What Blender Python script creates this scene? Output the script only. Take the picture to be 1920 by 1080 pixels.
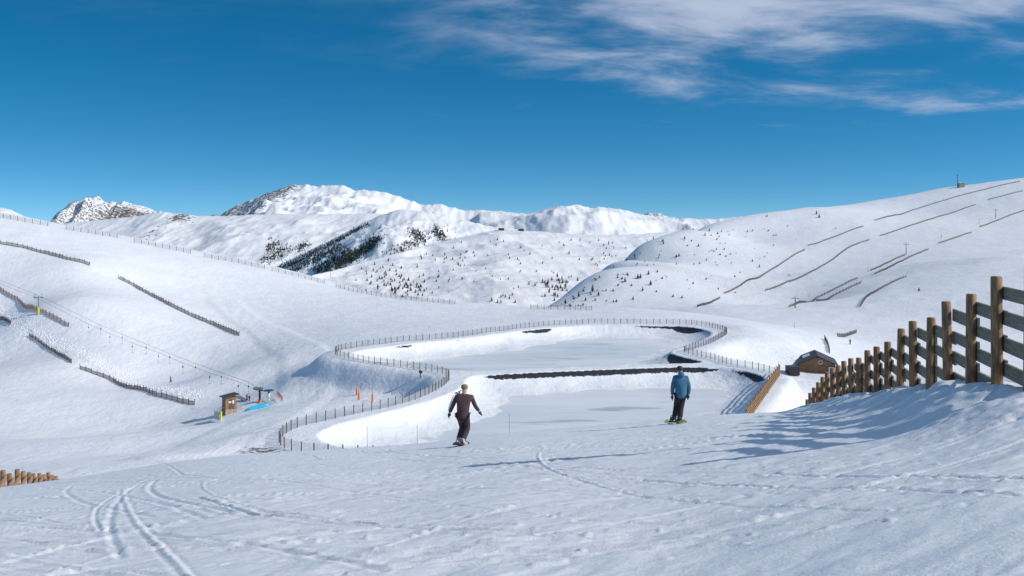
import bpy, bmesh, math, random
import numpy as np
from mathutils import Vector, Matrix
random.seed(7); rng = np.random.default_rng(7)
S = bpy.context.scene
for o in list(bpy.data.objects): bpy.data.objects.remove(o)
C = S.collection

# ------------------------------------------------------------------ camera
FPX, HY = 1844.0, 430.0            # focal length and horizon row, in photo pixels
cam = bpy.data.cameras.new('camera'); co = bpy.data.objects.new('camera', cam); C.objects.link(co)
cam.sensor_width = 36; cam.sensor_fit = 'HORIZONTAL'; cam.lens = 36*FPX/1920
cam.shift_y = -(540-HY)/1920; cam.clip_start = .1; cam.clip_end = 40000
co.location = (0,0,0); co.rotation_euler = (math.pi/2,0,0); S.camera = co
# ------------------------------------------------------------------ sky and sun
SUN_EL = math.radians(33); SUN_AZ = math.radians(13)      # azimuth: from +X turned towards -Y
sd = Vector((math.cos(SUN_AZ)*math.cos(SUN_EL), -math.sin(SUN_AZ)*math.cos(SUN_EL), math.sin(SUN_EL)))
W = bpy.data.worlds.new('World'); S.world = W; W.use_nodes = True
nt = W.node_tree; N = nt.nodes; L = nt.links; N.clear()
def nd(t, **k):
    n = N.new(t)
    for a, b in k.items(): setattr(n, a, b)
    return n
def mth(op, a, b=None, c=None, clamp=False):
    n = nd('ShaderNodeMath', operation=op, use_clamp=clamp)
    for i, v in enumerate((a, b, c)):
        if v is None: continue
        if isinstance(v, (int, float)): n.inputs[i].default_value = v
        else: L.new(v, n.inputs[i])
    return n.outputs[0]
def mrange(v, a, b, lo=0., hi=1.):
    n = nd('ShaderNodeMapRange', interpolation_type='SMOOTHSTEP')
    L.new(v, n.inputs['Value'])
    for k, q in (('From Min',a),('From Max',b),('To Min',lo),('To Max',hi)): n.inputs[k].default_value = q
    return n.outputs[0]
tc = nd('ShaderNodeTexCoord'); sep = nd('ShaderNodeSeparateXYZ'); L.new(tc.outputs['Generated'], sep.inputs[0])
zr = mth('ADD', mth('MULTIPLY', mth('MAXIMUM', sep.outputs[2], 0.0), 1.9), .085)
cmb = nd('ShaderNodeCombineXYZ'); L.new(sep.outputs[0], cmb.inputs[0]); L.new(sep.outputs[1], cmb.inputs[1]); L.new(zr, cmb.inputs[2])
nrm = nd('ShaderNodeVectorMath', operation='NORMALIZE'); L.new(cmb.outputs[0], nrm.inputs[0])
sky = nd('ShaderNodeTexSky', sky_type='NISHITA', sun_disc=False)
sky.sun_elevation = SUN_EL; sky.sun_rotation = math.pi/2 + SUN_AZ
sky.altitude = 2500; sky.air_density = 1.0; sky.dust_density = .1; sky.ozone_density = 1.2
L.new(nrm.outputs[0], sky.inputs[0])
hs = nd('ShaderNodeHueSaturation'); hs.inputs['Saturation'].default_value = 1.45; hs.inputs['Value'].default_value = 1.0; hs.inputs['Hue'].default_value = .488
L.new(sky.outputs[0], hs.inputs['Color'])
# cirrus: streaky noise on a cloud plane high above the place
den = mth('ADD', mth('MAXIMUM', sep.outputs[2], 0.0), .20)
px_ = mth('DIVIDE', sep.outputs[0], den); py_ = mth('DIVIDE', sep.outputs[1], den)
cv = nd('ShaderNodeCombineXYZ'); L.new(px_, cv.inputs[0]); L.new(py_, cv.inputs[1])
mp = nd('ShaderNodeMapping'); mp.inputs['Rotation'].default_value = (0,0,math.radians(-32)); mp.inputs['Scale'].default_value = (1.,1.7,1); mp.inputs['Location'].default_value = (1.3,.4,0)
L.new(cv.outputs[0], mp.inputs[0])
n1 = nd('ShaderNodeTexNoise'); n1.inputs['Scale'].default_value = 1.9; n1.inputs['Detail'].default_value = 10; n1.inputs['Roughness'].default_value = .60; n1.inputs['Distortion'].default_value = .3
L.new(mp.outputs[0], n1.inputs['Vector'])
el = sep.outputs[2]
edge = mth('ADD', el, mth('MULTIPLY', mth('SUBTRACT', n1.outputs[0], .5), .24))
m_el = mrange(mth('ADD', edge, mth('MULTIPLY', sep.outputs[0], .07)), .135, .235)
m_az = mrange(mth('ADD', sep.outputs[0], mth('MULTIPLY', el, .6)), -.06, .24, .05, 1.)
m_n = mrange(n1.outputs[0], .36, .70, .06, 1.)
cl = mth('MULTIPLY', mth('MULTIPLY', m_el, m_az), mth('MULTIPLY', m_n, .80), clamp=True)
mixc = nd('ShaderNodeMix', data_type='RGBA'); L.new(cl, mixc.inputs[0]); L.new(hs.outputs[0], mixc.inputs[6])
mixc.inputs[7].default_value = (4.5,5.0,6.2,1)
bg = nd('ShaderNodeBackground'); bg.inputs[1].default_value = .125
L.new(mixc.outputs[2], bg.inputs[0]); wo = nd('ShaderNodeOutputWorld'); L.new(bg.outputs[0], wo.inputs[0])
sl = bpy.data.lights.new('sun', 'SUN'); sl.energy = 3.75; sl.angle = math.radians(.53); sl.color = (1,.95,.87)
so = bpy.data.objects.new('sun', sl); C.objects.link(so); so.rotation_euler = (-sd).to_track_quat('-Z','Y').to_euler()
S.view_settings.view_transform = 'Standard'; S.view_settings.look = 'None'; S.view_settings.exposure = 0; S.view_settings.gamma = 1
S.view_settings.use_curve_mapping = False

# ------------------------------------------------------------------ helpers
def P(x, y, d): return ((x-960)/FPX*d, d, -(y-HY)/FPX*d)    # photo pixel + forward distance -> point
def sstep(a, b, v):
    t = np.clip((v-a)/(b-a), 0, 1); return t*t*(3-2*t)
_tab = rng.random((4096,))
def vnoise(x, y, seed=0):
    xi = np.floor(x).astype(np.int64); yi = np.floor(y).astype(np.int64)
    fx = x-xi; fy = y-yi; fx = fx*fx*fx*(fx*(fx*6-15)+10); fy = fy*fy*fy*(fy*(fy*6-15)+10)
    def h(a, b): return _tab[((a*73856093) ^ (b*19349663) ^ (seed*83492791)) & 4095]
    return (h(xi,yi)*(1-fx)+h(xi+1,yi)*fx)*(1-fy)+(h(xi,yi+1)*(1-fx)+h(xi+1,yi+1)*fx)*fy - .5
def fbm(x, y, sc, octv=4, seed=0, gain=.5):
    o = np.zeros_like(x); a = 1.; f = 1./sc
    for i in range(octv):
        c, s = math.cos(i*1.1+seed), math.sin(i*1.1+seed)
        o += a*vnoise((x*c-y*s)*f+17.3*i, (x*s+y*c)*f+9.1*i, seed+i); a *= gain; f *= 2.03
    return o
def ridged(x, y, sc, octv=4, seed=0):
    o = np.zeros_like(x); a = 1.; f = 1./sc
    for i in range(octv):
        c, s = math.cos(i*1.7+seed), math.sin(i*1.7+seed)
        o += a*(.5-np.abs(2*vnoise((x*c-y*s)*f, (x*s+y*c)*f, seed+i))); a *= .5; f *= 2.1
    return o
def seg_dist(px, py, pts, closed=True):
    d = np.full(px.shape, 1e9); n = len(pts)
    for i in range(n if closed else n-1):
        ax, ay = pts[i]; bx, by = pts[(i+1) % n]; dx, dy = bx-ax, by-ay
        t = np.clip(((px-ax)*dx+(py-ay)*dy)/(dx*dx+dy*dy+1e-9), 0, 1)
        d = np.minimum(d, (px-ax-t*dx)**2+(py-ay-t*dy)**2)
    return np.sqrt(d)
def inside(px, py, pts):
    r = np.zeros(px.shape, bool); n = len(pts)
    for i in range(n):
        ax, ay = pts[i]; bx, by = pts[(i+1) % n]
        if ay == by: continue
        r ^= ((ay > py) != (by > py)) & (px < (bx-ax)*(py-ay)/(by-ay)+ax)
    return r
def smooth_poly(pts, it=2):
    for _ in range(it):
        q = []
        for i in range(len(pts)):
            a, b = pts[i], pts[(i+1) % len(pts)]
            q += [(a[0]*.75+b[0]*.25, a[1]*.75+b[1]*.25), (a[0]*.25+b[0]*.75, a[1]*.25+b[1]*.75)]
        pts = q
    return pts
def grid_obj(name, X, Y, Z, m, kind='structure', attrs=None):
    nr, nc = X.shape
    v = np.stack([X, Y, Z], -1).reshape(-1, 3).astype(np.float32)
    i = np.arange(nr*nc).reshape(nr, nc)
    f = np.stack([i[:-1,:-1], i[:-1,1:], i[1:,1:], i[1:,:-1]], -1).reshape(-1, 4)
    me = bpy.data.meshes.new(name)
    me.vertices.add(len(v)); me.vertices.foreach_set('co', v.ravel())
    me.loops.add(f.size); me.loops.foreach_set('vertex_index', f.ravel().astype(np.int32))
    me.polygons.add(len(f)); me.polygons.foreach_set('loop_start', np.arange(0, f.size, 4, dtype=np.int32))
    me.polygons.foreach_set('use_smooth', np.ones(len(f), bool))
    for k, a in (attrs or {}).items():
        at = me.attributes.new(k, 'FLOAT', 'POINT'); at.data.foreach_set('value', a.ravel().astype(np.float32))
    me.update(calc_edges=True); me.validate()
    me.materials.append(m); o = bpy.data.objects.new(name, me); C.objects.link(o)
    if kind: o['kind'] = kind
    return o
# ------------------------------------------------------------------ materials
MATS = {}
class NT:
    def __init__(s, name):
        s.m = bpy.data.materials.new(name); s.m.use_nodes = True; s.t = s.m.node_tree; s.b = s.t.nodes['Principled BSDF']; MATS[name] = s.m
    def n(s, t, **k):
        q = s.t.nodes.new(t)
        for a, b in k.items(): setattr(q, a, b)
        return q
    def l(s, a, b): s.t.links.new(a, b)
    def obj(s): return s.n('ShaderNodeTexCoord').outputs['Object']
    def noise(s, scale, detail=4, rough=.55, vec=None, stretch=None):
        q = s.n('ShaderNodeTexNoise'); q.inputs['Scale'].default_value = scale; q.inputs['Detail'].default_value = detail; q.inputs['Roughness'].default_value = rough
        v = vec or s.n('ShaderNodeTexCoord').outputs['Object']
        if stretch:
            mp = s.n('ShaderNodeMapping'); mp.inputs['Scale'].default_value = stretch[:3]
            if len(stretch) > 3: mp.inputs['Rotation'].default_value = (0,0,stretch[3])
            s.l(v, mp.inputs[0]); v = mp.outputs[0]
        s.l(v, q.inputs['Vector']); return q.outputs[0]
    def ramp(s, v, a, b):
        q = s.n('ShaderNodeMapRange', interpolation_type='SMOOTHSTEP'); s.l(v, q.inputs[0]); q.inputs[1].default_value = a; q.inputs[2].default_value = b; return q.outputs[0]
    def math(s, op, a, b):
        q = s.n('ShaderNodeMath', operation=op)
        for i, v in enumerate((a, b)):
            if isinstance(v, (int, float)): q.inputs[i].default_value = v
            else: s.l(v, q.inputs[i])
        return q.outputs[0]
    def mix(s, f, a, b):
        q = s.n('ShaderNodeMix', data_type='RGBA')
        if isinstance(f, float): q.inputs[0].default_value = f
        else: s.l(f, q.inputs[0])
        for i, v in ((6,a),(7,b)):
            if isinstance(v, tuple): q.inputs[i].default_value = (*v,1)
            else: s.l(v, q.inputs[i])
        return q.outputs[2]
    def color(s, c):
        if isinstance(c, tuple): s.b.inputs['Base Color'].default_value = (*c,1)
        else: s.l(c, s.b.inputs['Base Color'])
    def bump(s, h, strength, dist):
        q = s.n('ShaderNodeBump'); q.inputs['Strength'].default_value = strength; q.inputs['Distance'].default_value = dist
        s.l(h, q.inputs['Height']); s.l(q.outputs[0], s.b.inputs['Normal'])
    def attr(s, nm): q = s.n('ShaderNodeAttribute', attribute_name=nm); return q.outputs['Fac']
SNOW = (.80,.82,.86)
def simple(name, col, rough=.7, var=.25, scale=6., metal=0., stretch=None):
    t = NT(name); n = t.noise(scale, 5, .6, stretch=stretch)
    t.color(t.mix(t.ramp(n,.3,.7), tuple(c*(1-var) for c in col), tuple(min(1,c*(1+var)) for c in col)))
    t.b.inputs['Roughness'].default_value = rough; t.b.inputs['Metallic'].default_value = metal
    return t.m
# near snow: trodden, with fine grain
t = NT('snow_near'); t.b.inputs['Roughness'].default_value = .55
g1 = t.noise(2.6,6,.7,stretch=(.5,1.1,1,.9)); g2 = t.noise(11,6,.75,stretch=(.6,1.1,1,.9)); g3 = t.noise(45,3,.6)
t.color(t.mix(t.ramp(g1,.3,.7), (.77,.80,.85), (.83,.845,.87)))
hh = t.math('ADD', t.math('MULTIPLY', g1, .5), t.math('ADD', t.math('MULTIPLY', g2, .22), t.math('MULTIPLY', g3, .06)))
t.bump(hh, .6, .10)
# valley snow, with exposed black pond liner, brown turf and stones where the attributes say
t = NT('snow_valley'); t.b.inputs['Roughness'].default_value = .6
a1 = t.noise(.12,6,.6); a2 = t.noise(.9,6,.65,stretch=(1,.4,1,.6)); a3 = t.noise(1.6,5,.7)
base = t.mix(t.ramp(a1,.3,.7), (.78,.81,.86), (.84,.85,.87))
lin = t.ramp(t.math('ADD', t.attr('liner'), t.math('MULTIPLY', t.math('SUBTRACT', a3, .5), .75)), .48, .54)
tur = t.ramp(t.math('ADD', t.attr('turf'), t.math('MULTIPLY', t.math('SUBTRACT', a3, .5), 1.5)), .50, .62)
c1 = t.mix(lin, base, (.016,.018,.024)); c2 = t.mix(tur, c1, (.13,.105,.08)); t.color(c2)
t.bump(t.math('ADD', t.math('MULTIPLY', a1, 1.), t.math('MULTIPLY', a2, .30)), .75, .75)
t = NT('snow_far'); t.b.inputs['Roughness'].default_value = .65
b1 = t.noise(.012,8,.62); b2 = t.noise(.05,8,.68); b3 = t.noise(.16,4,.6)
base = t.mix(t.ramp(b1,.3,.7), (.79,.81,.85), (.85,.855,.87))
rk = t.ramp(t.math('ADD', t.attr('rock'), t.math('MULTIPLY', t.math('SUBTRACT', b2, .5), 1.9)), .52, .66)
t.color(t.mix(rk, base, t.mix(t.ramp(b3,.35,.65), (.10,.09,.085), (.22,.19,.165))))
t.bump(t.math('ADD', b1, t.math('MULTIPLY', b2, .35)), .6, 9.)
t = NT('pond_ice'); t.b.inputs['Roughness'].default_value = .38
i1 = t.noise(.045,5,.6,stretch=(.5,1.6,1,.25)); i2 = t.noise(.11,6,.62,stretch=(.45,1.8,1,-.15)); i3 = t.noise(.6,5,.6)
c = t.mix(t.ramp(i1,.36,.60), (.80,.82,.85), (.67,.71,.76)); c = t.mix(t.ramp(i2,.57,.66), c, (.44,.51,.57))
t.color(c); t.bump(t.math('ADD', i1, t.math('MULTIPLY', i3, .15)), .35, .5)

# ------------------------------------------------------------------ foreground slope
cx = np.array([-700,0,110,200,300,350,445,560,700,800,880,960,1120,1197,1265,1310,1385,1500,1640,1780,1920,2700])
cy = np.array([985,914,900,887,870,863,853,846,838,831,820,811,797,790,784,780,776,773,769,765,761,742.])
rx = np.array([-700,0,300,870,1265,1420,1560,1700,1870,1920,2700]); rv = np.array([30,32,40,40,43,36,30,26,22,21,20.])
pxs = np.arange(-900, 2900, 10.); kern = np.exp(-.5*(np.arange(-12,13)*10/42.)**2); kern /= kern.sum()
cys = np.convolve(np.pad(np.interp(pxs, cx, cy), 12, 'edge'), kern, 'valid'); kern2 = np.exp(-.5*(np.arange(-30,31)*10/110.)**2); kern2 /= kern2.sum()
rvs = np.convolve(np.pad(np.interp(pxs, rx, rv), 30, 'edge'), kern2, 'valid')
def F(x, y):
    r = np.hypot(x, y); yy = np.maximum(y, .35*r+1e-6); px = 960+FPX*x/yy
    k = np.hypot(1, x/yy)                      # range -> forward distance
    k = np.minimum(k, 1.6)
    cr = np.interp(px, pxs, cys); rc = np.interp(px, pxs, rvs); d = r/k
    b = 1.7/rc**2; a = (cr-HY)/FPX-2*1.7/rc
    return -1.7-a*d-b*d*d-.0028*np.maximum(d-rc-6,0)**2
def F1(x, y): return float(F(np.array([float(x)]), np.array([float(y)]))[0])
# ------------------------------------------------------------------ valley, reservoir, hills: control points
ring = [(-27.7,117),(-27.6,124),(-25.5,128),(-21.6,133.6),(-17.4,139.7),(-13.5,147.8),(-11,159),(-10.6,166),(-12.4,171.4),(-18.2,178),(-26.6,185),(-33.5,193),(-35.6,198),(-35.6,205),(-31.5,212),(-24.3,220.6),(-15,228),(-5.5,240),(6.4,254.7),(18.3,262),(26.7,263.5),(43,262),(49,257.5),(51.6,250.5),(52,238),(44.4,218.5),(38.7,207.7),(35.2,201.4),(36.5,196),(38.8,189),(40.6,181.5),(43.5,177.3),(46,170),(45,165),(39,150),(33.6,137.6),(30,122),(24,110),(8,107.5),(-8,108),(-20,109.5),(-25.5,111.5)]
lower = [(-24,119),(-23.5,125),(-20,131),(-14.5,140),(-10,149),(-7.6,159),(-7.8,166),(-6.5,170.3),(0,172.5),(13.4,176.7),(28.4,180.6),(36.3,180.6),(41,177),(43.3,170.5),(42.5,163),(37.5,149),(32,136.5),(28.4,122),(23,113),(8,110.5),(-8,111),(-19,112.5)]
upper = [(-12.2,176),(-18,181.5),(-27,188.5),(-32,195),(-33,201),(-30,207),(-23,216),(-14,224.5),(-4.5,236),(7,250),(18.5,258),(27,259.4),(42.5,258),(47.3,253),(49,247),(48.8,238),(41.5,220),(35.7,209.5),(32,202),(33.5,195.5),(36.2,188.6),(36.0,185.6),(28.5,185.2),(13.5,181.2),(0,177),(-6,174.8)]
lower_s, upper_s = smooth_poly(lower,1), smooth_poly(upper,1)
ctl = [(x,y,-25.2) for x,y in ring]
for x,y,d in [(700,745,170),(620,760,162),(760,737,170),(640,735,178),(560,700,200),(500,790,150),(400,830,130),(480,845,112),(430,776,175),(487,756,180),(480,769,172),(320,718,230),(370,760,195),(200,740,205),(0,760,190),(0,700,225),(60,630,260),(0,600,280),(72,590,270),(130,680,235),(135,615,262),(0,540,305),(0,460,335),(175,500,325),(100,478,332),(0,402,380),(100,421,385),(230,445,390),(400,480,400),(560,513,405),(630,535,400),(720,555,385),(870,568,370),(1030,577,352),(1200,579,342),(1320,590,325),
    (220,520,325),(300,560,315),(450,630,275),(400,600,300),(520,600,310),(600,640,250),(420,560,340),(550,560,350),(700,600,300),(850,590,320),(1000,592,310),(600,610,290),(200,880,100),(0,890,100),(350,850,112),(200,820,140),(0,830,145),(-400,800,170),(-400,600,270),(-400,420,380),(100,660,248),(420,700,222),(520,670,235),(250,640,258),
    (1400,640,225),(1440,620,250),(1500,640,255),(1545,640,270),(1380,600,290),(1420,605,330),(1500,699,215),(1560,699,215),(1480,740,165),(1500,720,185),(1600,700,220),(1700,690,260),(1850,700,260),(1640,640,330),(1750,620,360),(1530,715,190),
    (1040,578,560),(1085,541,640),(1185,473,790),(1320,426,910),(1130,505,720),(1240,450,850),(1400,408,950),(1480,395,1000),(1560,388,1050),(1650,374,1080),(1760,354,1120),(1920,337,1200),(1200,560,560),(1200,500,740),(1320,580,480),(1400,600,430),(1400,520,680),(1400,450,850),(1500,570,560),(1490,500,720),(1600,540,560),(1600,450,820),(1700,470,740),(1700,400,980),(1640,590,430),(1700,560,460),(1800,500,560),(1850,420,860),(1920,400,900),(1920,480,580),(1920,560,430),(1800,620,380),(1920,640,340),(2300,320,1200),(2300,400,800),(2300,500,560),(2300,640,340),(2300,720,240)]:
    ctl.append(P(x,y,d))
for x,y,d,dz in [(0,402,480,-14),(230,445,500,-16),(560,513,520,-22),(870,568,480,-14),(1130,578,470,-16),(-400,420,500,-14),(1000,590,680,-72),(1040,560,820,-84),(1130,505,930,-80),(1240,450,1060,-66),(1400,408,1250,-46),(1560,388,1350,-46),(1760,354,1400,-46),(1920,337,1450,-46),(2300,320,1450,-40)]:
    p = P(x,y,d); z0 = P(x,y,d*.8)[2]; ctl.append((p[0],p[1],z0+dz))
for p in [(0,60,-30),(-40,70,-27),(40,70,-31),(60,50,-33),(0,88,-27.5),(25,92,-28.5),(-90,60,-28),(80,110,-31),(70,150,-31),(-60,45,-27)]: ctl.append(p)
ctl = np.array(ctl); cc = 22.
A = np.sqrt(((ctl[:,None,:2]-ctl[None,:,:2])**2).sum(-1)+cc*cc)
n_ = len(ctl); M = np.zeros((n_+3,n_+3)); M[:n_,:n_] = A - 1e-3*0*np.eye(n_); M[:n_,n_] = 1; M[:n_,n_+1:] = ctl[:,:2]; M[n_:,:n_] = M[:n_,n_:].T
sol = np.linalg.lstsq(M, np.concatenate([ctl[:,2],np.zeros(3)]), rcond=None)[0]
def V0(x, y):
    s = x.shape; x = x.ravel(); y = y.ravel(); o = np.zeros(len(x))
    for i in range(0, len(x), 40000):
        q = slice(i, i+40000)
        K = np.sqrt((x[q,None]-ctl[None,:,0])**2+(y[q,None]-ctl[None,:,1])**2+cc*cc)
        o[q] = K@sol[:n_]+sol[n_]+sol[n_+1]*x[q]+sol[n_+2]*y[q]
    return o.reshape(s)
ICE = -27.8
LANE = [P(*q)[:2] for q in ((420,575,335),(500,625,285),(570,670,235),(580,720,190),(520,775,158),(420,822,133),(340,850,112))]
def V(x, y, full=False):
    z = V0(x, y)
    r = np.hypot(x, y)
    far = sstep(330, 520, r)
    z = z + fbm(x,y,60,4,3)*(.4+.5*far) + fbm(x,y,9,3,5)*.16 + far*ridged(x,y,70,4,8)*.5
    ln = (x > -110) & (x < -20) & (y > 95) & (y < 350)      # groomed lane coming down past the lift
    if ln.any(): z[ln] += .30*(1-sstep(4.0,6.8,seg_dist(x[ln], y[ln], LANE, False)))*(1+.1*np.sin(x[ln]*9))
    near = (x > -60) & (x < 75) & (y > 95) & (y < 285)
    liner = np.zeros_like(x); turf = np.zeros_like(x)
    xs, ys = x[near], y[near]
    dr = seg_dist(xs, ys, ring); ins = inside(xs, ys, ring)
    sd_ = np.where(ins, -dr, dr)
    w = 1-sstep(.8, 7., sd_); zz = z[near]*(1-w)+(-25.2+fbm(xs,ys,5,2,2)*.12)*w
    li = np.zeros_like(xs)
    for poly in (lower_s, upper_s):
        dp = seg_dist(xs, ys, poly); ip = inside(xs, ys, poly); di = np.where(ip, dp, -dp)
        bank = -25.3-2.75*(1-np.exp(-np.maximum(di,0)/3.3))
        drift = fbm(xs,ys,7,3,11)*.5*sstep(.5,3,di)
        zz = np.where(di > 0, np.where(di > 13, -28.6, bank+drift*.7), zz)
        # the liner shows in a band below the rim, widest on the steep right-hand corner
        dm = np.exp(-((ys-(172.5+.3*xs))/6.)**2)*(poly is lower_s); wdt = .30+2.6*fbm(xs,ys,11,3,21)*(1-.85*dm)
        corner = np.exp(-(((xs-35)/5)**2+((ys-193)/8)**2))*5 + np.exp(-(((xs-45)/5)**2+((ys-254)/5)**2))*1.2 - 3*np.exp(-(((xs+8)/3.5)**2+((ys-167)/4)**2)) - .8*np.exp(-(((xs-44)/4)**2+((ys-166)/6)**2))
        dike = np.exp(-((ys-(172.5+.3*xs))/5.)**2)*sstep(-8,-4,xs)*(xs < 44)*.85 if poly is lower_s else 0
        wd = wdt+corner+dike-.95*(poly is lower_s)*(ys < 166)*1. - .8*((xs < -14) & (ys < 140)) - .35*(poly is upper_s)*(ys > 200)*(xs < 30)
        li = np.maximum(li, np.where(di > -.2, np.clip(.5+(wd-di)*.45, 0, 1)*sstep(-.2,.3,di), 0))
    z[near] = zz; liner[near] = li
    # bare stony turf on the outer bank at the near left corner and right of the reservoir
    for (ax, ay, s, amp) in ((-28.5,112,3.0,.62),(-27.5,107,3.5,.55),(-24,186,5,.52),(-16,180,5,.5),(62,222,8,.40),(56,205,5,.38),(57,188,4,.40),(49,150,3.5,.45)):
        turf = np.maximum(turf, amp*np.exp(-((x-ax)**2+(y-ay)**2)/(2*s*s)))
    turf = np.where(liner > .05, 0, turf)
    # darker specks on the right-hand hill
    turf = np.maximum(turf, .43*far*sstep(-.1,.5,fbm(x,y,90,3,31)))
    if full: return z, liner, turf
    return z
def G1(x, y):
    x = np.array([[float(x)]]); y = np.array([[float(y)]])
    return float(max(F(x,y)[0,0] if np.hypot(x,y)[0,0] < 100 else -1e9, V(x,y)[0,0]))
def on(x, y, d=None, lo=60, hi=1300):
    """point where the sight line of a photo pixel meets the valley ground (near crossing first)"""
    ds = np.exp(np.linspace(math.log(lo), math.log(hi), 900)); X = (x-960)/FPX*ds; Z = -(y-HY)/FPX*ds
    g = V(X[None,:], ds[None,:])[0]; k = np.nonzero(g >= Z)[0]
    i = k[0] if len(k) else int(np.argmax(g-Z)); return (X[i], ds[i], g[i])
# meshes
az = np.linspace(math.radians(-37), math.radians(37), 860); rr = np.exp(np.linspace(math.log(1.6), math.log(105), 760))
R_, A_ = np.meshgrid(rr, az, indexing='ij'); X, Y = R_*np.sin(A_), R_*np.cos(A_)
Z = F(X, Y)
damp = 1/(1+(R_/45)**2)
u = X*.80+Y*.60; v = -X*.60+Y*.80                       # tracks run down and to the left
Z += (fbm(X,Y,3.2,3,41)*.05 + fbm(u*.3,v,.4,4,42)*.024 + fbm(u*.5,v,.20,3,43)*.012*(.35+sstep(-.15,.35,fbm(X,Y,4,2,44))))*damp
def track(pts, w, depth, berm=.5):
    q = np.array(pts); m = (X > q[:,0].min()-.25) & (X < q[:,0].max()+.25) & (Y > q[:,1].min()-.25) & (Y < q[:,1].max()+.25)
    d = seg_dist(X[m], Y[m], pts, False)
    Z[m] += (-depth*np.exp(-(d/w)**2) + berm*depth*np.exp(-((d-2.2*w)/w)**2))*damp[m]
def arc(x0, y0, ang, ln, curv, n=9):
    pts = []; a = ang
    for i in range(n): pts.append((x0,y0)); x0 += math.cos(a)*ln/n; y0 += math.sin(a)*ln/n; a += curv/n
    return pts
def fg(x, y):                                            # photo pixel -> plan point on the foreground slope
    ds = np.linspace(3, 60, 1200); zz = F((x-960)/FPX*ds, ds); k = np.nonzero(zz >= -(y-HY)/FPX*ds)[0]
    d = ds[k[0]] if len(k) else 40.; return ((x-960)/FPX*d, d)
for x, y, x2, y2, x3, y3, w, dp in [(370,935,480,965,700,985,.1,.05),(480,955,700,985,960,990,.1,.04),(960,885,1200,900,1440,913,.1,.045),(1440,890,1680,893,1920,902,.1,.04),(0,990,150,958,300,935,.1,-.03),(1080,980,1250,985,1440,975,.1,.03),(300,868,340,890,400,895,.1,.04),(555,850,600,862,730,865,.1,.04),
    (0,1060,200,1010,340,976,.14,-.05),(1000,1060,1100,1050,1250,1047,.15,-.03),(960,870,1020,860,1080,852,.1,-.04),(700,1040,830,990,960,950,.1,-.03),(1440,915,1650,918,1900,930,.1,.03),(100,1075,260,1030,420,1010,.1,-.03)]:
    track([fg(x,y), fg(x2,y2), fg(x3,y3)], max(w*.3,.03), dp*.6, .5 if dp > 0 else 0)
for i in range(230):
    r0 = math.exp(random.uniform(math.log(8), math.log(32))); a0 = random.uniform(-.5,.5)
    track(arc(r0*math.sin(a0), r0*math.cos(a0), random.choice([2.6,2.9,.15,2.3,2.75])+random.uniform(-.3,.3), random.uniform(9,28), random.uniform(-.8,.8), 18), random.uniform(.022,.045), random.uniform(.010,.024)*random.choice([1,1,-.8]))
# ploughed snow bank carrying the timber fence
def bank(x, y):
    off = (x-4.4-.2*y); h = np.interp(y, [8,12,14,15,22,30,44,62], [0,.2,.45,.5,.48,.4,.28,0])
    return h*np.where(off < -.1, np.exp(-(np.abs(off+.1)/1.15)**2.2), np.exp(-(np.abs(off+.1)/2.6)**2))
bk = bank(X, Y)
Z += bk*(1+.35*fbm(X,Y,1.5,4,51)) + np.minimum(bk,.5)*(.40*np.abs(fbm(X,Y,1.1,4,53))-.05+.10*fbm(X,Y,.32,3,52))
grid_obj('snow_slope', X, Y, Z, MATS['snow_near'])
az = np.linspace(math.radians(-40), math.radians(40), 760)
rr = np.concatenate([np.linspace(58,95,36,endpoint=False), np.linspace(95,290,400,endpoint=False), np.exp(np.linspace(math.log(290), math.log(1480), 210))])
R_, A_ = np.meshgrid(rr, az, indexing='ij'); X, Y = R_*np.sin(A_), R_*np.cos(A_)
Z, li, tu = V(X, Y, True)
grid_obj('snow_valley', X, Y, Z, MATS['snow_valley'], attrs={'liner':li,'turf':tu})
for poly, nm in ((lower_s,'lower'),(upper_s,'upper')):
    bm = bmesh.new(); f = bm.faces.new([bm.verts.new((x,y,ICE)) for x,y in poly]); bmesh.ops.triangulate(bm, faces=[f])
    me = bpy.data.meshes.new('pond_ice'); bm.to_mesh(me); bm.free(); me.materials.append(MATS['pond_ice'])
    o = bpy.data.objects.new('pond_ice', me); C.objects.link(o); o['kind'] = 'structure'
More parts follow.
